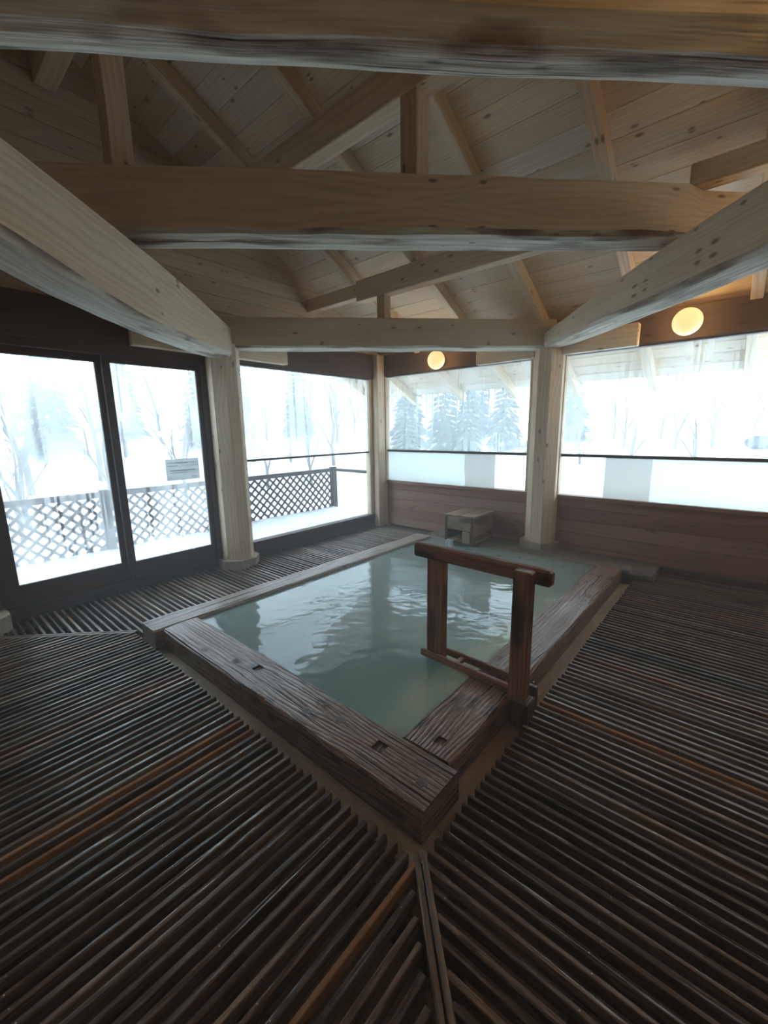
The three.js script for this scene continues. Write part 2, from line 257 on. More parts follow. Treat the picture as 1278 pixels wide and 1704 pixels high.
const near = (c, list) => list.some((q) => Math.abs(c - q) < PITCH / 2);
const X0 = -5.18, ZE = 5.28, ZW = 0.06;
// mitres: from the window-side pool corner to the left room corner, and from the near pool corner to the corner behind the viewer
const mA = (z) => -3.975 - (1.02 - z), mB = (z) => -3.975 - (z - 3.735);
const dk1 = deck('slatted_deck', 'dark wet slatted deck on the left of the pool, slats running towards its near timber', 'x', 0.13, 5.2, (z) => [X0, z < 1.02 ? mA(z) - 0.03 : z > 3.735 ? mB(z) - 0.045 : -3.975], (z) => near(z, [2.6, 2.7, 3.73]) ? M.slatNew : near(z, [1.95]) ? M.slatRed : null, [-4.12, -4.55, -5.0]);
const dk2 = deck('slatted_deck', 'dark wet slatted deck on the right of the pool below the plank wall', 'z', -5.12, 0.06, (x) => [x < -3.975 ? 3.735 - (x + 3.975) + 0.045 : 3.735, ZE], (x) => near(x, [-2.81]) ? M.slatNew : near(x, [-2.19, -0.9]) ? M.slatRed : null, [3.86, 4.28, 4.72, 5.12]);
const dk3 = deck('slatted_deck', 'greyed slatted deck between the pool and the glazed doors', 'z', -4.93, 0.06, (x) => [ZW, x < -3.975 ? 1.02 + (x + 3.975) - 0.03 : 1.1], () => null, [0.18, 0.62, 1.0]);
for (const [t, list] of [[dk1, [[-4.14, -4.1, 0.2, 4.0], [-4.57, -4.53, 0.45, 4.3], [-5.02, -4.98, 0.1, 5.0]]], [dk2, [[-3.95, 0.1, 3.84, 3.88], [-4.4, 0.1, 4.26, 4.3], [-4.8, 0.1, 4.7, 4.74], [-5.1, 0.1, 5.1, 5.14]]], [dk3, [[-4.7, 0.1, 0.16, 0.2], [-4.3, 0.1, 0.6, 0.64], [-3.95, 0.1, 0.98, 1.02]]]])
  for (const [x0, x1, z0, z1] of list) box('joist', x0, x1, FB, DECK - SH - 0.002, z0, z1, M.slat[4], t, 0.002);
// mitre boards, a pair of thin battens side by side
function mitre(label, x, z, dir, len) {
  const t = thing('mitre_board', label, 'board', null, [x, FL, z], dir);
  for (const s of [-1, 1]) { const m = add('batten', cbox(len, 0.062, 0.02, 0.003, 0), M.slat[s < 0 ? 0 : 3], t); m.position.set(len / 2, 0.031, s * 0.0135); }
}
mitre('weathered battens on the deck seam from the near pool corner to the viewer', -3.945, 3.715, Math.PI * 1.25, 1.7);
mitre('weathered battens on the deck seam from the pool corner to the left wall', -3.965, 1.035, Math.PI * 0.75, 1.4);

// ---------------------------------------------------------------- walls
const wl = struct('wall_left', 'plank gable wall above the glazed doors', 'wall'), wr = struct('wall_right', 'brown horizontal plank wall under the eave-side windows', 'wall');
const SL = 0.48, TH = Math.atan(SL), CS = Math.cos(TH);
const rafY = (x) => 2.53 + SL * (RX - x), plankY = (x) => 2.67 + SL * (RX - x);     // underside of rafters, of roof boards
{ // right wall: five boards below the windows, built one by one; header above
  let y = 0; const hs = [0.125, 0.15, 0.15, 0.15, 0.125];
  hs.forEach((h, i) => { box('plank', RX, RX + 0.05, y + 0.001, y + h - 0.001, 0.0, 2.6, M.wallR[i % 3], wr, 0.006); box('plank', RX, RX + 0.05, y + 0.001, y + h - 0.001, 2.6, 5.3, M.wallR[(i + 1) % 3], wr, 0.006); y += h; });
  box('backing', RX + 0.05, RX + 0.16, FL - 0.3, 0.70, -0.1, 5.4, M.header, wr);
  box('base_board', RX - 0.03, RX + 0.02, FL, 0.06, 3.9, 5.3, M.frame, wr, 0.006);
  box('sill', RX - 0.035, RX + 0.12, 0.675, 0.72, 0.1, 5.3, M.wallR[0], wr, 0.006);
  for (let z = -0.1, i = 0; z < 5.4; i++) { const e = [0.71, 1.61, 2.51, 3.41, 4.31, 5.4][i]; box('infill', RX + 0.02, RX + 0.1, 2.6, 2.70, z, e, M.gable[i % 3], wr); z = e + 0.1; }
}
function header(name, label, x0, x1, y0, y1, z0, z1, mat) { const m = box(name, x0, x1, y0, y1, z0, z1, mat, scene, 0.008); tag(m, label, 'beam', 'wall head beams'); }
header('head_beam', 'dark head beam over the eave-side windows carrying the globe lamps', RX - 0.06, RX + 0.12, 2.30, 2.60, 0.12, 5.3, M.header);
header('head_beam', 'dark head beam over the glazed doors and the fence-side window', -5.3, RX - 0.07, 2.26, 2.60, -0.12, 0.06, M.header);
{ // left gable: boards up to the roof slope
  for (let y = 2.6, i = 0; y < 5.3; y += 0.16, i++) {
    const xr0 = Math.min(RX, RX - (y - 2.67) / SL), xr1 = Math.min(RX, RX - (y + 0.158 - 2.67) / SL); if (xr1 < -5.2) break;
    const s = new THREE.Shape([new THREE.Vector2(-5.3, y), new THREE.Vector2(xr0, y), new THREE.Vector2(xr1, y + 0.157), new THREE.Vector2(-5.3, y + 0.157)]);
    const g = new THREE.ExtrudeGeometry(s, { depth: 0.03, bevelEnabled: true, bevelSize: 0.003, bevelThickness: 0.003, bevelSegments: 1, bevelOffset: -0.003 }); const uv = g.attributes.uv, ou = rnd() * 5, ov = rnd() * 5;
    for (let k = 0; k < uv.count; k++) uv.setXY(k, uv.getX(k) / TU + ou, uv.getY(k) / TV + ov);
    const m = add('plank', g, M.gable[i % 3], wl); m.position.z = -0.02;
  }
  const s = new THREE.Shape([new THREE.Vector2(-5.4, 2.6), new THREE.Vector2(RX, 2.6), new THREE.Vector2(RX, 2.66), new THREE.Vector2(-5.4, plankY(-5.4))]);
  const b = add('backing', new THREE.ExtrudeGeometry(s, { depth: 0.06, bevelEnabled: false }), M.header, wl); b.position.z = -0.09;
  box('lower_wall', -5.4, -4.66, FL, 2.26, -0.1, 0.03, M.frame, wl);
}
{ // the two walls behind the viewer
  const wb = struct('wall_back', 'plank wall behind the viewer', 'wall'), wf = struct('wall_front', 'plank wall on the right behind the viewer', 'wall');
  for (let y = FL, i = 0; y < 5.2; y += 0.3, i++) box('plank', -5.32, -5.2, y, y + 0.298, -0.1, 5.4, M.gable[i % 3], wb, 0.005);
  for (let y = FL, i = 0; y < 5.2; y += 0.3, i++) { const xr = Math.min(RX + 0.1, RX - (y + 0.3 - 2.72) / SL); if (xr > -5.2) box('plank', -5.3, xr, y, y + 0.298, 5.3, 5.42, M.gable[(i + 1) % 3], wf, 0.005); }
}
// ---------------------------------------------------------------- roof: boards, rafters, purlins
const ceiling = struct('ceiling', 'sloping ceiling of pale knotty spruce boards', 'ceiling');
{
  const w = 0.19, z0 = -1.55, z1 = 5.6, x1 = 1.3; let s = 0, i = 0;
  while (x1 - s * CS > -5.6) {
    const m = add('board', cbox(w - 0.0015, 0.022, z1 - z0, 0.0035, 2), M.ceil[i % 4], ceiling), xc = x1 - (s + w / 2) * CS;
    m.position.set(xc + 0.011 * Math.sin(TH), plankY(xc) + 0.011 * CS, (z0 + z1) / 2); m.rotation.z = -TH; s += w; i++;
  }
  const L = 7.0 / CS, r = add('roof_sheathing', cbox(L, 0.1, z1 - z0 + 0.06, 0.01, 0), M.header, ceiling), xc = 1.34 - 3.5;
  r.position.set(xc, plankY(xc) + 0.024 / CS + 0.052 / CS, (z0 + z1) / 2); r.rotation.z = -TH;
  const sn = add('roof_snow', cbox(L + 0.1, 0.35, z1 - z0 + 0.2, 0.12, 0), M.snow, ceiling); sn.position.set(xc, plankY(xc) + 0.33 / CS, (z0 + z1) / 2); sn.rotation.z = -TH;
}
{
  const where = ['outermost, over the terrace', 'outside, just beyond the left gable wall', 'first inside the left gable wall', 'second from the left gable wall', 'third from the left gable wall, above the right column', 'fourth from the left gable wall', 'fifth from the left gable wall, near the right wall end'];
  [-1.15, -0.22, 0.76, 1.66, 2.56, 3.46, 4.36].forEach((z, i) => {
    const x1 = 1.38, x0 = -5.15, L = (x1 - x0) / CS, xc = (x0 + x1) / 2, m = add('rafter', cbox(L, 0.125, 0.085, 0.005, 0), M.rafter);
    m.position.set(xc, rafY(xc) + 0.0625 / CS, z); m.rotation.z = -TH; tag(m, `pale sloping roof rafter, ${where[i]}`, 'rafter', 'roof rafters');
  });
}
function purlin(label, x, y0, y1, z0, z1, w = 0.12) { const m = box('purlin', x - w / 2, x + w / 2, y0, y1, z0, z1, M.beam, scene, 0.006, 2); return tag(m, label, 'purlin', 'roof purlins'); }
purlin('thick purlin crossing above the middle tie beam on the short centre post', -2.49, 3.55, 3.775, 0.02, 5.25, 0.14);
purlin('purlin above the far tie beam, held by a short post', -1.24, 2.925, 3.145, 0.9, 3.55);
purlin('thinner purlin piece joined to the far purlin at the left gable wall', -1.24, 2.975, 3.12, 0.02, 0.9, 0.1);
purlin('short purlin piece at the right end of the middle tie beam', -1.24, 3.03, 3.17, 3.96, 5.25);
purlin('high purlin above the left end of the middle tie beam', -3.78, 4.12, 4.38, 0.02, 5.25, 0.14);
purlin('highest purlin near the wall behind the viewer', -5.0, 4.72, 4.97, 0.02, 5.25, 0.14);
function post(label, x, z, y0, y1, w, turn) { const m = add('roof_post', cbox(w, y1 - y0, w, 0.006, 1), M.beam); m.position.set(x, (y0 + y1) / 2, z); m.rotation.y = turn; tag(m, label, 'post', 'short roof posts'); }
post('short square post standing in the middle of the middle tie beam', -2.49, 2.61, 3.04, 3.55, 0.135, 0);
post('tall square post standing on the left end of the middle tie beam', -3.79, 1.32, 3.04, 4.12, 0.13, 0);
post('stubby post standing in the middle of the far tie beam', -1.24, 1.26, 2.66, 2.925, 0.11, 0);

// ---------------------------------------------------------------- log beams: flat sides, bare waney underside
function logBeam(label, p, q, w, bot, top, flat, wy, mat, s, over = 0) {
  const dx = q[0] - p[0], dz = q[1] - p[1], L0 = Math.hypot(dx, dz), L = L0 + 2 * over, n = 44, turn = Math.atan2(-dz, dx);
  const g = thing('log_beam', label, 'beam', 'heavy log tie beams', [(p[0] + q[0]) / 2, 0, (p[1] + q[1]) / 2], turn);
  const P = [], U = [], WP = [], WU = [], ou = rnd() * 5, ov = rnd() * 5;
  const sec = (i) => {
    const t = i / n, x = (t - 0.5) * L, nz = (k, a) => (fbm(x * 1.7 + k * 9.1, k * 3.7, s, 3) - 0.5) * a, e = t, b = bot(e) + nz(1, 0.03), h = top(e) + nz(2, 0.02);
    const cut = wy + nz(3, wy * 0.8), f1 = flat / 2 + nz(4, 0.05), f2 = flat / 2 + nz(5, 0.05), cut2 = wy + nz(6, wy * 0.8);
    return { x, side: [[-w / 2, b + cut], [-w / 2, h - 0.01], [-w / 2 + 0.012, h], [w / 2 - 0.012, h], [w / 2, h - 0.01], [w / 2, b + cut2]], under: [[w / 2, b + cut2], [w / 2 * 0.6 + f2 * 0.4, b + cut2 * 0.32], [f2 * 0.8, b + 0.004], [0, b], [-f1 * 0.8, b + 0.004], [-w / 2 * 0.6 - f1 * 0.4, b + cut * 0.32], [-w / 2, b + cut]] };
  };
  const mean = sec(n >> 1), strip = (key, PP, UU) => { for (let i = 0; i < n; i++) { const A = sec(i), B = sec(i + 1); let acc = key === 'under' ? 0.37 : 0; for (let k = 0; k < A[key].length - 1; k++) {
    const a = mean[key][k], b = mean[key][k + 1], l = Math.hypot(a[0] - b[0], a[1] - b[1]), v = (S, kk, av) => [[S.x, S[key][kk][1], S[key][kk][0]], ou + S.x / TU, ov + av / TV];
    const q = [v(A, k, acc), v(B, k, acc), v(B, k + 1, acc + l), v(A, k + 1, acc + l)]; acc += l;
    for (const m of [0, 2, 1, 0, 3, 2]) { PP.push(...q[m][0]); UU.push(q[m][1], q[m][2]); }
  } } };
  strip('side', P, U); strip('under', WP, WU);
  for (const i of [0, n]) { const S = sec(i), pts = [...S.side, ...S.under.slice(1, -1)]; for (let k = 1; k < pts.length - 1; k++) { const tri = [pts[0], pts[k], pts[k + 1]]; if (!i) tri.reverse(); for (const a of tri) { P.push(S.x, a[1], a[0]); U.push(ou + a[1] * 0.3, ov + a[0] / TV); } } }
  const fix = (PP, UU, sgn) => { let gg = geoFrom(PP, UU), nr = gg.attributes.normal, up = 0; for (let i = 0; i < nr.count; i++) up += nr.getY(i); return gg; };
  const smooth = (gg) => gg;
  add('timber_body', smooth(fix(P, U)), mat, g); add('waney_underside', fix(WP, WU), M.wane, g);
  return g;
}
const c = (v) => () => v;
// tie beams form a square set at 45 degrees to the room, on columns in the middle of each wall
const CL = [-2.5, 0.06], CR = [0.06, 2.62], CB = [-5.1, 2.6], CF = [-2.5, 5.2];
logBeam('heavy log beam running from the left column towards the viewer at the left edge', CL, CB, 0.27, (t) => 2.235 - 0.06 * Math.sin(t * 3.1) + 0.04 * (1 - t) ** 4, (t) => 2.56 + 0.05 * Math.sin(t * 3.14), 0.17, 0.05, M.beam, 7);
logBeam('heavy log beam running from the right column towards the viewer at the right edge', CR, CF, 0.27, c(2.355), (t) => 2.50 + 0.22 * Math.sin(Math.min(1, t * 1.25) * 1.57), 0.17, 0.045, M.beam2, 17);
logBeam('far log tie beam spanning between the two window columns', CL, CR, 0.26, c(2.36), c(2.668), 0.16, 0.03, M.beam2, 27);
logBeam('middle log tie beam lying across the two side beams under the centre post', [-4.06, 1.04], [-0.98, 4.12], 0.27, (t) => 2.70 + 0.03 * (t - 0.3), (t) => 3.07 - 0.02 * t - 0.04 * (t > 0.93 ? 1 : 0), 0.17, 0.04, M.beam, 37, 0.06);
logBeam('nearest log tie beam across the top of the view, with stained bark edges', CB, CF, 0.27, c(2.405), c(2.78), 0.09, 0.10, M.beam2, 57);

// ---------------------------------------------------------------- columns on plinths, with corbels along the wall
function column(label, x, z, top, pl) {
  const t = thing('timber_column', label, 'column', 'octagonal columns', [x, FL, z]);
  const oct = (r, h, y, ch, name, mat) => {
    const g = new THREE.CylinderGeometry(r, r, h, 8, 1); g.rotateY(Math.PI / 8); const gg = g.toNonIndexed(); const p = gg.attributes.position, uv = gg.attributes.uv; gg.computeVertexNormals();
    for (let i = 0; i < p.count; i++) { const side = Math.abs(gg.attributes.normal.getY(i)) < 0.5; uv.setXY(i, side ? p.getY(i) / TU + 0.3 : p.getX(i) / TU, side ? uv.getX(i) * r * 6.1 / TV : p.getZ(i) / TV); }
    const m = add(name, gg, mat, t); m.position.y = y; return m;
  };
  oct(0.178, top - FL - 0.1, (top - FL - 0.1) / 2 + 0.1, 0, 'shaft', M.column);
  oct(0.235, pl - FL, (pl - FL) / 2, 0, 'plinth', M.plinth);
}
column('octagonal timber column between the sliding doors and the fence-side window', -2.545, 0.10, 2.40, 0.085);
column('octagonal timber column between the two eave-side windows behind the pool', 0.06, 2.635, 2.40, 0.155);
column('octagonal timber column in the corner left of the sliding doors', -4.79, 0.12, 2.30, 0.12);
{
  const b = (label, x0, x1, z0, z1) => tag(box('corbel', x0, x1, 2.285, 2.5, z0, z1, M.column, scene, 0.008), label, 'corbel', 'corbels beside the columns');
  b('corbel board left of the left column, above the sliding doors', -3.42, -2.7, 0.065, 0.15);
  b('corbel board right of the left column, above the fence-side window', -2.39, -1.72, 0.065, 0.15);
  b('corbel board left of the right column, by the far lamp', RX - 0.15, RX - 0.065, 1.74, 2.48);
  b('corbel board right of the right column, by the near lamp', RX - 0.15, RX - 0.065, 2.79, 3.51);
}
tag(box('corner_post', -0.10, RX + 0.06, FL, 2.6, -0.11, 0.14, M.column, scene, 0.01), 'square post in the far corner where the two window walls meet', 'post');

// ---------------------------------------------------------------- windows and sliding doors
function pane(parent, name, mat, axis, a0, a1, y0, y1, at) {
  const g = new THREE.PlaneGeometry(a1 - a0, y1 - y0); if (axis !== 'x') g.rotateY(-Math.PI / 2); const p = g.attributes.position, uv = g.attributes.uv;
  for (let i = 0; i < p.count; i++) uv.setXY(i, (axis === 'x' ? p.getX(i) : p.getZ(i)) / 2 + (a0 + a1) / 4 + 9, p.getY(i) / 2 + 0.5);
  const m = add(name, g, mat, parent); m.position.set(axis === 'x' ? (a0 + a1) / 2 : at, (y0 + y1) / 2, axis === 'x' ? at : (a0 + a1) / 2); return m;
}
{ // sliding doors in the left wall
  const d = struct('door_1', 'pair of dark framed sliding glass doors on the left', 'door');
  box('door_head', -4.68, -2.71, 2.19, 2.27, -0.09, 0.05, M.frame, d); box('door_jamb', -4.68, -4.60, 0.02, 2.2, -0.09, 0.05, M.frame, d); box('door_jamb', -2.77, -2.70, 0.02, 2.2, -0.09, 0.05, M.frame, d);
  box('threshold', -4.68, -2.70, FL, 0.085, -0.1, 0.055, M.frame, d);
  for (const [x0, x1, z, g0, g1] of [[-4.60, -3.635, -0.03, -4.463, -3.699], [-3.655, -2.77, 0.015, -3.589, -2.814]]) {
    const l = new THREE.Group(); l.name = 'door_leaf'; d.add(l);
    box('rail', x0, x1, 2.127, 2.20, z - 0.018, z + 0.018, M.frame, l); box('rail', x0, x1, 0.085, 0.268, z - 0.018, z + 0.018, M.frame, l);
    box('stile', x0, g0, 0.268, 2.127, z - 0.018, z + 0.018, M.frame, l); box('stile', g1, x1, 0.268, 2.127, z - 0.018, z + 0.018, M.frame, l);
    pane(l, 'glass_pane', M.glassDoor, 'x', g0 - 0.005, g1 + 0.005, 0.263, 2.132, z);
  }
  const cv = document.createElement('canvas'); cv.width = 256; cv.height = 160; const k = cv.getContext('2d');
  k.fillStyle = '#e9ecec'; k.fillRect(0, 0, 256, 160); k.fillStyle = '#8d9496';
  for (const [x, y, w] of [[16, 26, 150], [16, 48, 70], [30, 84, 190], [30, 100, 120]]) for (let i = 0; i < w; i += 13) k.fillRect(x + i, y, 9, 8);
  for (let i = 0; i < 3; i++) { k.beginPath(); k.arc(196 + i * 16, 138, 5, 0, 7); k.fill(); }
  const tx = new THREE.CanvasTexture(cv); tx.colorSpace = THREE.SRGBColorSpace;
  const n = add('notice', new THREE.BoxGeometry(0.34, 0.22, 0.003), new THREE.MeshPhysicalMaterial({ map: tx, roughness: 0.95, transmission: 0.5, thickness: 0 })); n.position.set(-3.04, 1.13, 0.022); tag(n, 'small pale paper notice stuck on the right sliding door pane', 'notice');
}
{ // fence-side window
  const w = struct('window_1', 'large fixed window beside the sliding doors looking onto the lattice fence', 'window');
  const x0 = -2.334, x1 = -0.17, y0 = 0.187, y1 = 2.24;
  box('window_frame', x0 - 0.05, x0, FL, y1 + 0.05, -0.06, 0.03, M.column, w); box('window_frame', x1, x1 + 0.06, FL, y1 + 0.05, -0.06, 0.03, M.column, w);
  box('window_frame', x0 - 0.05, x1 + 0.06, y1, y1 + 0.035, -0.06, 0.03, M.frame, w); box('window_sill', x0 - 0.05, x1 + 0.06, 0.13, y0, -0.06, 0.06, M.frame, w); box('apron', x0 - 0.05, x1 + 0.06, FL, 0.13, -0.06, 0.04, M.frame, w);
  box('mid_rail', x0, x1, 1.155, 1.18, -0.03, 0.01, M.frame, w, 0.003);
  pane(w, 'upper_pane', M.glassSide, 'x', x0 - 0.01, x1 + 0.01, 1.175, y1 + 0.01, -0.01); pane(w, 'lower_pane', M.clear, 'x', x0 - 0.01, x1 + 0.01, y0 - 0.01, 1.16, -0.01);
}
function eaveWindow(n, label, z0, z1, glass, parts) {
  const w = struct(n, label, 'window'), x = RX, y0 = 0.72, y1 = 2.29;
  box('window_frame', x - 0.05, x + 0.05, y0, y1 + 0.02, z0 - 0.06, z0, M.column, w); box('window_frame', x - 0.05, x + 0.05, y0, y1 + 0.02, z1, z1 + 0.06, M.column, w);
  box('window_frame', x - 0.04, x + 0.05, y1 - 0.005, y1 + 0.04, z0 - 0.06, z1 + 0.06, M.frame, w); box('mid_rail', x - 0.02, x + 0.03, 1.168, 1.20, z0, z1, M.frame, w, 0.003);
  pane(w, 'upper_pane', glass, 'z', z0 - 0.01, z1 + 0.01, 1.195, y1 + 0.005, x + 0.005);
  parts.forEach(([a, b, k]) => pane(w, k === 0 ? 'clear_pane' : 'frosted_panel', [M.clear, M.frost, M.frost2][k], 'z', a, b, y0 - 0.01, 1.172, x + (k === 2 ? 0.012 : 0.004)));
}
eaveWindow('window_2', 'far eave-side window with icicles outside and frosted lower panels', 0.155, 2.41, M.glassFar, [[0.145, 1.53, 1], [1.53, 1.975, 2], [1.975, 2.42, 0]]);
eaveWindow('window_3', 'near eave-side window on the right with frosted lower panels', 2.81, 5.15, M.glassEave, [[2.80, 3.28, 0], [3.28, 3.725, 2], [3.725, 5.16, 1]]);

// ---------------------------------------------------------------- globe lamps
function lamp(label, x, y, z, turn) {
  const t = thing('globe_lamp', label, 'lamp', 'warm globe wall lamps', [x, y, z], turn);
  const b = add('base', new THREE.CylinderGeometry(0.07, 0.075, 0.035, 24), M.steel, t); b.rotation.z = Math.PI / 2; b.position.x = 0.0175;
  const g = new THREE.SphereGeometry(0.118, 32, 20); g.scale(0.92, 1, 1);
  const m = add('globe', g, new THREE.MeshStandardMaterial({ color: '#fff3d8', emissive: new THREE.Color().setRGB(1.0, 0.70, 0.26), emissiveIntensity: 0.46, roughness: 0.4 }), t); m.position.x = -0.095;
  const l = new THREE.PointLight(new THREE.Color().setRGB(1, 0.62, 0.26), 0.22); l.castShadow = true; l.shadow.radius = 5; l.position.x = -0.095; l.name = 'bulb_light'; t.add(l);
  return t;
}
lamp('glowing warm globe lamp on the head beam above the far window', RX - 0.095, 2.405, 1.17, 0);
lamp('glowing warm globe lamp on the head beam above the right window', RX - 0.095, 2.43, 3.90, 0);
lamp('warm globe lamp on the plank wall right of the viewer', -3.75, 2.50, 5.265, -Math.PI / 2);
lamp('warm globe lamp on the plank wall at the end of the right deck', -1.2, 2.43, 5.265, -Math.PI / 2);

// ---------------------------------------------------------------- handrail straddling the right pool timber
{
  const x = -2.955, t = thing('handrail', 'dark red-brown wooden handrail frame straddling the right pool timber', 'handrail', null, [x, TOP, 3.4], -0.03);
  const b = (n, lx, ly, lz, px, py, pz, ch = 0.006) => { const m = add(n, cbox(lx, ly, lz, ch), M.rail, t); m.position.set(px, py - TOP, pz - 3.4); return m; };
  b('top_rail', 0.06, 0.085, 0.86, 0.03, 0.765, 3.365, 0.012);
  b('inner_post', 0.05, 0.66, 0.125, 0.03, 0.395, 3.10); b('outer_post', 0.06, 0.80, 0.095, -0.035, 0.40, 3.675);
  b('base_rail', 0.024, 0.045, 0.66, -0.022, 0.113, 3.35, 0.004); b('base_rail', 0.024, 0.045, 0.66, 0.082, 0.113, 3.35, 0.004);
  b('base_spacer', 0.08, 0.03, 0.03, 0.03, 0.11, 3.27, 0.003);
  const k = b('clamp_block', 0.10, 0.15, 0.10, -0.035, 0.025, 3.70, 0.006); k.material = M.slat[2]; const k2 = b('clamp_block', 0.03, 0.15, 0.07, 0.10, 0.03, 3.69, 0.005); k2.material = M.slat[2];
  for (const [px, pz] of [[-0.022, 3.42], [-0.022, 3.36], [0.082, 3.46], [0.082, 3.38], [0.082, 3.71]]) { const s = add('screw', new THREE.SphereGeometry(0.006, 8, 5), M.steel, t); s.position.set(px, 0.137 - TOP, pz - 3.4); }
}
// ---------------------------------------------------------------- hot spring spout box and its stream
{
  const t = thing('spout_box', 'weathered wooden box spout on the far pool ledge pouring hot water', 'spout', null, [-0.24, 0.0, 1.82]);
  const b = (n, lx, ly, lz, px, py, pz) => { const m = add(n, cbox(lx, ly, lz, 0.006), M.spout, t); m.position.set(px, py, pz); };
  b('side_board', 0.52, 0.33, 0.035, 0, 0.255, -0.19); b('side_board', 0.52, 0.33, 0.035, 0, 0.255, 0.19);
  b('front_board', 0.035, 0.17, 0.345, -0.242, 0.335, 0); b('front_board', 0.035, 0.155, 0.13, -0.242, 0.168, 0.108);
  b('front_sill', 0.035, 0.03, 0.215, -0.242, 0.105, -0.065); b('back_board', 0.035, 0.33, 0.345, 0.242, 0.255, 0); b('bottom_board', 0.45, 0.03, 0.345, 0, 0.105, 0);
  b('lid_board', 0.56, 0.022, 0.20, 0, 0.432, -0.108); b('lid_board', 0.56, 0.022, 0.20, 0.01, 0.434, 0.108);
  b('trough', 0.16, 0.02, 0.12, -0.27, 0.13, -0.06);
  const P = [], U = []; const n = 10, m = 8, at = (i, j) => { const s = i / n, w = (j / m - 0.5) * (0.10 + 0.02 * s); return [-0.35 - 0.05 * Math.sqrt(s) + 0.008 * Math.sin(j * 2.4), 0.145 - 0.085 * s * s - 0.008 * s, -0.06 + w + 0.006 * Math.sin(j * 1.7 + i)]; };
  for (let i = 0; i < n; i++) for (let j = 0; j < m; j++) { const q = [at(i, j), at(i + 1, j), at(i + 1, j + 1), at(i, j + 1)]; for (const k of [0, 1, 2, 0, 2, 3]) { P.push(...q[k]); U.push(0, 0); } }
  const s = add('water_stream', geoFrom(P, U), new THREE.MeshPhysicalMaterial({ color: '#e8f2f4', transmission: 0.6, thickness: 0, roughness: 0.3 })); s.position.set(-0.24, 0, 1.82); tag(s, 'thin stream of hot water falling from the box spout into the pool', 'water');
}
// ---------------------------------------------------------------- outside: snow ground, terrace, lattice fence
const groundY = (x, z) => {
  const dl = Math.max(0, -1.4 - z), dr = Math.max(0, x - 1.0), d = Math.hypot(dl, dr), hill = dl > dr ? 1 : 0.8;
  const y = -0.45 - 0.35 * sm(clamp(d / 2)) + 0.7 * sm(clamp((d - 1.5) / 3.5)) + hill * 1.9 * sm(clamp((d - 3) / 5.5));
  return y + (fbm(x * 0.35 + 40, z * 0.35 + 40, 5, 4) - 0.5) * 0.5 * clamp(d / 2);
};
{
  const n = 110, x0 = -10, x1 = 9, z0 = -10, z1 = 8, P = [], U = [], I = [];
  for (let j = 0; j <= n; j++) for (let i = 0; i <= n; i++) { const x = x0 + (x1 - x0) * i / n, z = z0 + (z1 - z0) * j / n; P.push(x, x > -5.6 && x < 0.4 && z > -0.3 && z < 5.6 ? -1.2 : groundY(x, z), z); U.push(x / 4, z / 4); }
  for (let j = 0; j < n; j++) for (let i = 0; i < n; i++) { const a = j * (n + 1) + i; I.push(a, a + n + 1, a + 1, a + 1, a + n + 1, a + n + 2); }
  const g = geoFrom(P, U); g.setIndex(I); g.computeVertexNormals();
  const m = add('ground', g, M.snow); m.userData = { label: 'deep snow covering the ground and hillside outside', category: 'snow', kind: 'structure' };
}
{
  const n = 40, k = 8, P = [], U = [], I = [];
  for (let j = 0; j <= k; j++) for (let i = 0; i <= n; i++) { const x = -6.4 + 6.6 * i / n, z = -0.11 - 1.33 * j / k; P.push(x, j === k ? -0.5 : 0.045 + 0.07 * fbm(x * 1.3, z * 2, 12, 3) + 0.05 * (j / k), z); U.push(x, z); }
  for (let j = 0; j < k; j++) for (let i = 0; i < n; i++) { const a = j * (n + 1) + i; I.push(a, a + 1, a + n + 1, a + 1, a + n + 2, a + n + 1); }
  const g = geoFrom(P, U); g.setIndex(I); g.computeVertexNormals(); const m = add('terrace_snow', g, M.snow); tag(m, 'smooth snow lying on the terrace inside the lattice fence', 'snow'); m.userData.kind = 'stuff';
}
{
  const z = -1.3, top = 0.83, bot = 0.08, t = thing('lattice_fence', 'grey-brown diagonal lattice fence along the snowy terrace', 'fence', null, [0, 0, z]);
  for (const x of [0.25, -1.58, -3.42, -5.25]) { const m = add('post', cbox(0.1, 1.5, 0.1, 0.006), M.fence, t); m.position.set(x, 0.1, 0); }
  for (const [xa, xb] of [[-1.53, 0.20], [-3.37, -1.63], [-5.2, -3.47]]) {
    const l = xb - xa; for (const [y, h] of [[top - 0.035, 0.07], [bot - 0.02, 0.06]]) { const m = add('rail', cbox(l, h, 0.05, 0.005), M.fence, t); m.position.set((xa + xb) / 2, y, 0); }
    const h = top - 0.07 - bot;
    for (const s of [-1, 1]) for (let c0 = xa - h; c0 < xb + h; c0 += 0.135) { // strip x = c0 + s*y, cut to the panel
      const y0 = 0, y1 = h, xs = (y) => (s > 0 ? c0 + y : c0 + h - y); let a = y0, b = y1;
      const lim = (x) => (s > 0 ? x - c0 : c0 + h - x); const la = lim(xa), lb = lim(xb); a = Math.max(a, Math.min(la, lb)); b = Math.min(b, Math.max(la, lb)); if (b - a < 0.03) continue;
      const m = add('lattice_strip', cbox((b - a) * 1.414, 0.034, 0.010, 0.002, 0), M.fence, t); m.position.set((xs(a) + xs(b)) / 2, bot + (a + b) / 2, s * 0.006); m.rotation.z = s * Math.PI / 4;
    }
  }
  const r = thing('terrace_rail', 'plain top rail turning from the lattice fence corner back to the building', 'rail', null, [0.25, 0.8, -0.7]);
  const m = add('rail', cbox(0.06, 0.05, 1.1, 0.006), M.fence, r); const p = add('post', cbox(0.07, 1.4, 0.07, 0.006), M.fence, r); p.position.set(0, -0.7, 0.5);
}
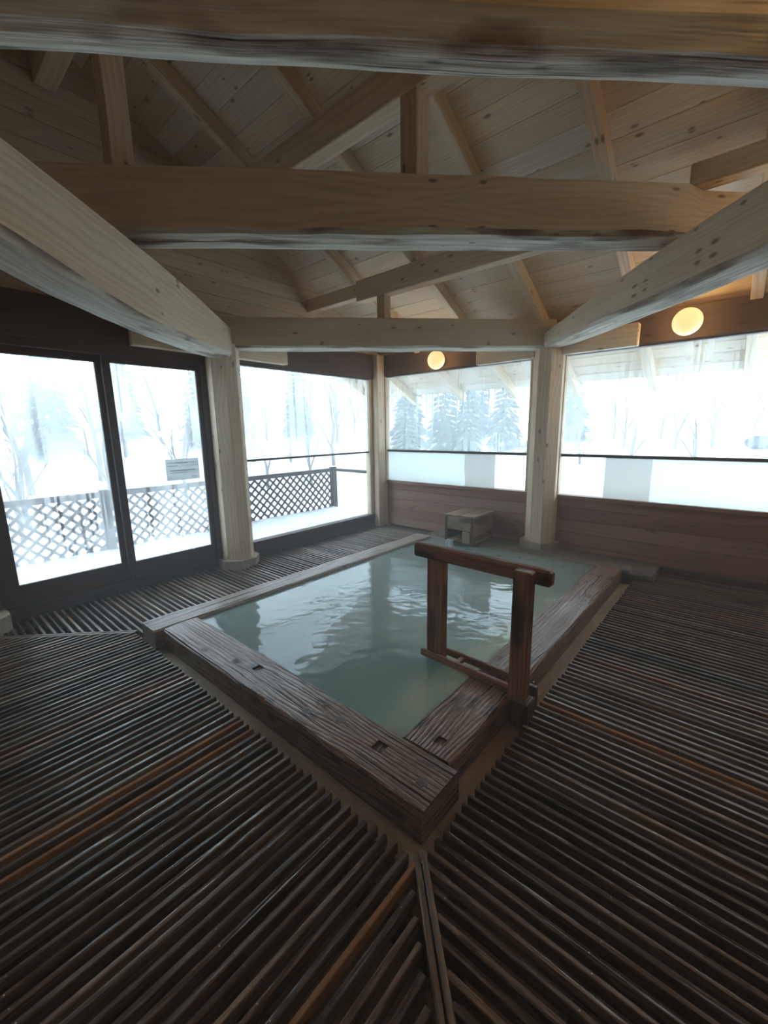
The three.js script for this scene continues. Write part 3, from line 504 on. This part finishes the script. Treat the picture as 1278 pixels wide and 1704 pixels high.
// icicles along the eave
{
  const spots = [[-0.35, 0.25], [-0.15, 0.66], [-0.05, 0.3], [0.06, 0.95], [0.13, 0.42], [0.19, 0.94], [0.3, 0.5], [0.42, 0.2], [0.55, 0.35], [0.68, 0.62], [0.74, 0.5], [0.8, 0.7], [0.91, 0.42], [1.02, 0.28], [1.15, 0.5], [1.26, 0.62], [1.36, 0.3], [1.5, 0.22], [1.66, 0.34], [1.8, 0.16], [3.1, 0.12], [3.35, 0.2], [3.52, 0.14], [3.62, 0.2], [3.7, 0.17], [3.78, 0.2]];
  for (const [z, l] of spots) {
    const pts = []; for (let i = 0; i <= 8; i++) { const s = i / 8; pts.push(new THREE.Vector2(Math.max(0.0008, (0.010 + 0.014 * Math.min(1, l)) * Math.pow(1 - s, 0.75) * (1 + 0.12 * Math.sin(i * 2.3 + z * 9))), -l * s)); }
    const m = add('icicle', new THREE.LatheGeometry(pts, 8), M.ice); m.position.set(1.29, plankY(1.29) + 0.01, z); tag(m, 'icicle hanging from the eave edge outside the right windows', 'icicle', 'icicles along the eave');
  }
}
// ---------------------------------------------------------------- trees
function branchTube(P, U, a, b, ra, rb, n = 5) {
  const d = b.clone().sub(a).normalize(), s = new THREE.Vector3(d.y, -d.x, 0.37).cross(d).normalize(), q = d.clone().cross(s);
  const at = (c0, r, k) => { const t = k / n * 6.2832; return c0.clone().addScaledVector(s, Math.cos(t) * r).addScaledVector(q, Math.sin(t) * r).toArray(); };
  for (let k = 0; k < n; k++) { const A = at(a, ra, k), B = at(a, ra, k + 1), C = at(b, rb, k + 1), D = at(b, rb, k); P.push(...A, ...B, ...C, ...A, ...C, ...D); const u0 = k / n, u1 = (k + 1) / n; U.push(u0, a.y, u1, a.y, u1, b.y, u0, a.y, u1, b.y, u0, b.y); }
}
function bareTree(h) {
  const TP = [], TU2 = [], BP = [], BU = [];
  const grow = (a, dir, len, r, lv) => {
    const b = a.clone().addScaledVector(dir, len), R = r * 0.72; branchTube(lv ? BP : TP, lv ? BU : TU2, a, b, r, R, lv > 2 ? 3 : 5);
    if (lv >= 4) return;
    const n = lv < 2 ? 3 : 2 + (rnd() < 0.5 ? 1 : 0);
    for (let i = 0; i < n; i++) { const s = i === 0 && lv < 3 ? 0.22 : 0.75, d = dir.clone().add(new THREE.Vector3(rr(-s, s), rr(-0.1, s * 0.6), rr(-s, s))).normalize(); grow(i === 0 ? b : a.clone().lerp(b, rr(0.55, 1)), d, len * rr(0.62, 0.86), R * (i ? 0.62 : 0.95), lv + 1); }
  };
  grow(new THREE.Vector3(0, -0.3, 0), new THREE.Vector3(rr(-0.06, 0.06), 1, rr(-0.06, 0.06)).normalize(), h * 0.27, h * 0.021, 0);
  return [geoFrom(TP, TU2), geoFrom(BP, BU)];
}
function conifer(h) {
  const T = [], TU2 = [], F = [], FU = [], S = [], SU = [];
  branchTube(T, TU2, new THREE.Vector3(0, -0.3, 0), new THREE.Vector3(0, h, 0), h * 0.02, 0.01, 7);
  const tiers = 20;
  for (let i = 0; i < tiers; i++) {
    const y = h * (0.08 + 0.9 * i / tiers), R = h * 0.21 * Math.pow(1 - i / tiers, 0.85) + 0.08, n = 11;
    for (let k = 0; k < n; k++) {
      const a = (k + rr(-0.3, 0.3)) / n * 6.283 + i * 0.7, r = R * rr(0.7, 1.1), dr = r * rr(0.25, 0.5), w = r * 0.22, ca = Math.cos(a), sa = Math.sin(a);
      const p = (q, yy, s) => [ca * q - sa * s, y + yy, sa * q + ca * s], tip = p(r, -dr, 0), m1 = p(r * 0.6, -dr * 0.35, w), m2 = p(r * 0.6, -dr * 0.35, -w), root = p(0.02, 0.06 * r, 0), low = p(r * 0.55, -dr * 0.35 - r * 0.16, 0), mid = p(r * 0.6, -dr * 0.28 + 0.02, 0);
      for (const tr of [[root, m1, mid], [root, mid, m2], [m1, tip, mid], [mid, tip, m2], [root, low, m1], [root, m2, low], [m1, low, tip], [m2, tip, low]]) { for (const v of tr) F.push(...v); FU.push(rnd(), rnd(), rnd(), rnd(), rnd(), rnd()); }
      if (rnd() < 0.5) { const f = rr(0.45, 0.8), up = 0.02 * h * 0.12 + 0.03; const a1 = p(r * f, -dr * f * 0.6 + up, w * 0.5), a2 = p(r * f, -dr * f * 0.6 + up, -w * 0.5), a3 = p(r * (f + 0.22), -dr * (f + 0.15) + up, 0), a4 = p(r * (f - 0.22), -dr * (f - 0.25) * 0.6 + up, 0); for (const tr of [[a1, a3, a2], [a1, a2, a4]]) { for (const v of tr) S.push(...v); SU.push(0, 0, 1, 0, 1, 1); } }
    }
  }
  return [geoFrom(T, TU2), geoFrom(F, FU), geoFrom(S, SU)];
}
{
  const kinds = [bareTree(3.4), bareTree(3.8), bareTree(3.6)], firs = [conifer(2.9), conifer(3.2)];
  const bare = (x, z, s, label, group) => { const k = kinds[Math.floor(rnd() * 3)], t = thing('bare_tree', label, 'tree', group, [x, groundY(x, z), z], rnd() * 6.28); t.scale.set(s, Math.min(s, 1.05), s); add('trunk', k[0], M.bark, t); add('branches', k[1], M.bark, t); };
  const fir = (x, z, s, label, group) => { const k = firs[Math.floor(rnd() * 2)], t = thing('snowy_conifer', label, 'tree', group, [x, groundY(x, z), z], rnd() * 6.28); t.scale.set(s, Math.min(s, 1.05), s); add('trunk', k[0], M.bark, t); add('foliage', k[1], M.needle, t); add('branch_snow', k[2], M.snow, t); };
  // beyond the fence, seen through the doors and the fence-side window
  bare(-3.15, -3.6, 0.5, 'small bare tree on the snow just beyond the lattice fence, seen through the left door', null);
  bare(-3.75, -4.9, 0.62, 'slender bare tree behind the small one beyond the lattice fence', null);
  const bearing = ([x, z]) => { const dx = x + 4.9604, dz = z - 4.4486; return Math.atan2(0.653 * dx + 0.757 * dz, 0.741 * dx - 0.643 * dz); };
  const nth = ['leftmost', 'second from the left', 'third from the left', 'fourth from the left', 'fourth from the right', 'third from the right', 'second from the right', 'rightmost'];
  const A = [[-4.6, -5.0, 1.0], [-5.6, -6.4, 1.1], [-2.6, -7.6, 1.1], [-0.9, -8.4, 1.1], [0.9, -7.6, 1.0], [2.6, -8.5, 1.1], [4.1, -7.2, 1.0], [-4.4, -8.6, 1.1]].sort((p, q) => bearing(p) - bearing(q));
  const B = [[5.0, -3.3, 0.95], [6.2, -2.7, 1.1], [5.6, -1.6, 0.85], [7.2, -1.2, 1.0], [6.6, -4.4, 1.1], [7.9, -2.6, 1.1], [6.9, 0.1, 0.8], [8.2, 0.4, 1.0]].sort((p, q) => bearing(p) - bearing(q));
  A.forEach(([x, z, s], i) => fir(x, z, s, `snow-dusted dark conifer beyond the lattice fence, ${nth[i]}`, 'conifers beyond the fence'));
  B.forEach(([x, z, s], i) => fir(x, z, s, `snow-dusted dark conifer outside the eave-side windows, ${nth[i]}`, 'conifers outside the eave-side windows'));
  const grown = [...A, ...B], room = (x, z, d) => grown.every(([a, b]) => Math.hypot(a - x, b - z) > d) && grown.push([x, z]);
  const L1 = 'leafless brown tree on the hillside beyond the lattice fence', G1 = 'bare trees on the hillside beyond the fence';
  for (let i = 0; i < 90; i++) { const x = -5.9 + (i / 90) * 14 + rr(-0.2, 0.2), z = -5.2 - (i % 4) * 1.15 + rr(-0.3, 0.3); if (room(x, z, 0.95)) bare(x, z, rr(0.7, 1.0), L1, G1); }
  const L4 = 'hazy bare tree on the snowy slope outside the right windows', G4 = 'bare trees on the slope outside the right windows';
  for (let i = 0; i < 30; i++) { const x = 6.5 + (i % 3) * 0.85 + rr(-0.2, 0.2), z = 0.6 + i * 0.2 + rr(-0.1, 0.1); if (room(x, z, 0.7)) bare(x, z, rr(0.45, 0.6), L4, G4); }
  const g = new THREE.IcosahedronGeometry(0.2, 3), p = g.attributes.position; for (let i = 0; i < p.count; i++) { const s = 1 + 0.35 * (fbm(p.getX(i) * 2 + 7, p.getY(i) * 2 + p.getZ(i) * 3 + 9, 9, 3) - 0.5); p.setXYZ(i, p.getX(i) * s * 1.1, p.getY(i) * s * 0.8, p.getZ(i) * s * 1.4); } g.computeVertexNormals();
  const r = thing('boulder', 'dark snow-capped boulder at the right edge of the right window', 'rock', null, [5.6, 1.17, 4.66]); add('rock_body', g, M.rock, r);
  const sg = new THREE.SphereGeometry(0.19, 20, 8, 0, 6.2832, 0, 1.2); sg.scale(1.08, 0.42, 1.35); const sc = add('snow_cap', sg, M.snow, r); sc.position.y = 0.1; const sk = new THREE.CylinderGeometry(0.24, 0.6, 1.2, 20, 3); const st = add('snow_bank', sk, M.snow, r); st.position.y = -0.72;
}
renderer.render(scene, camera);
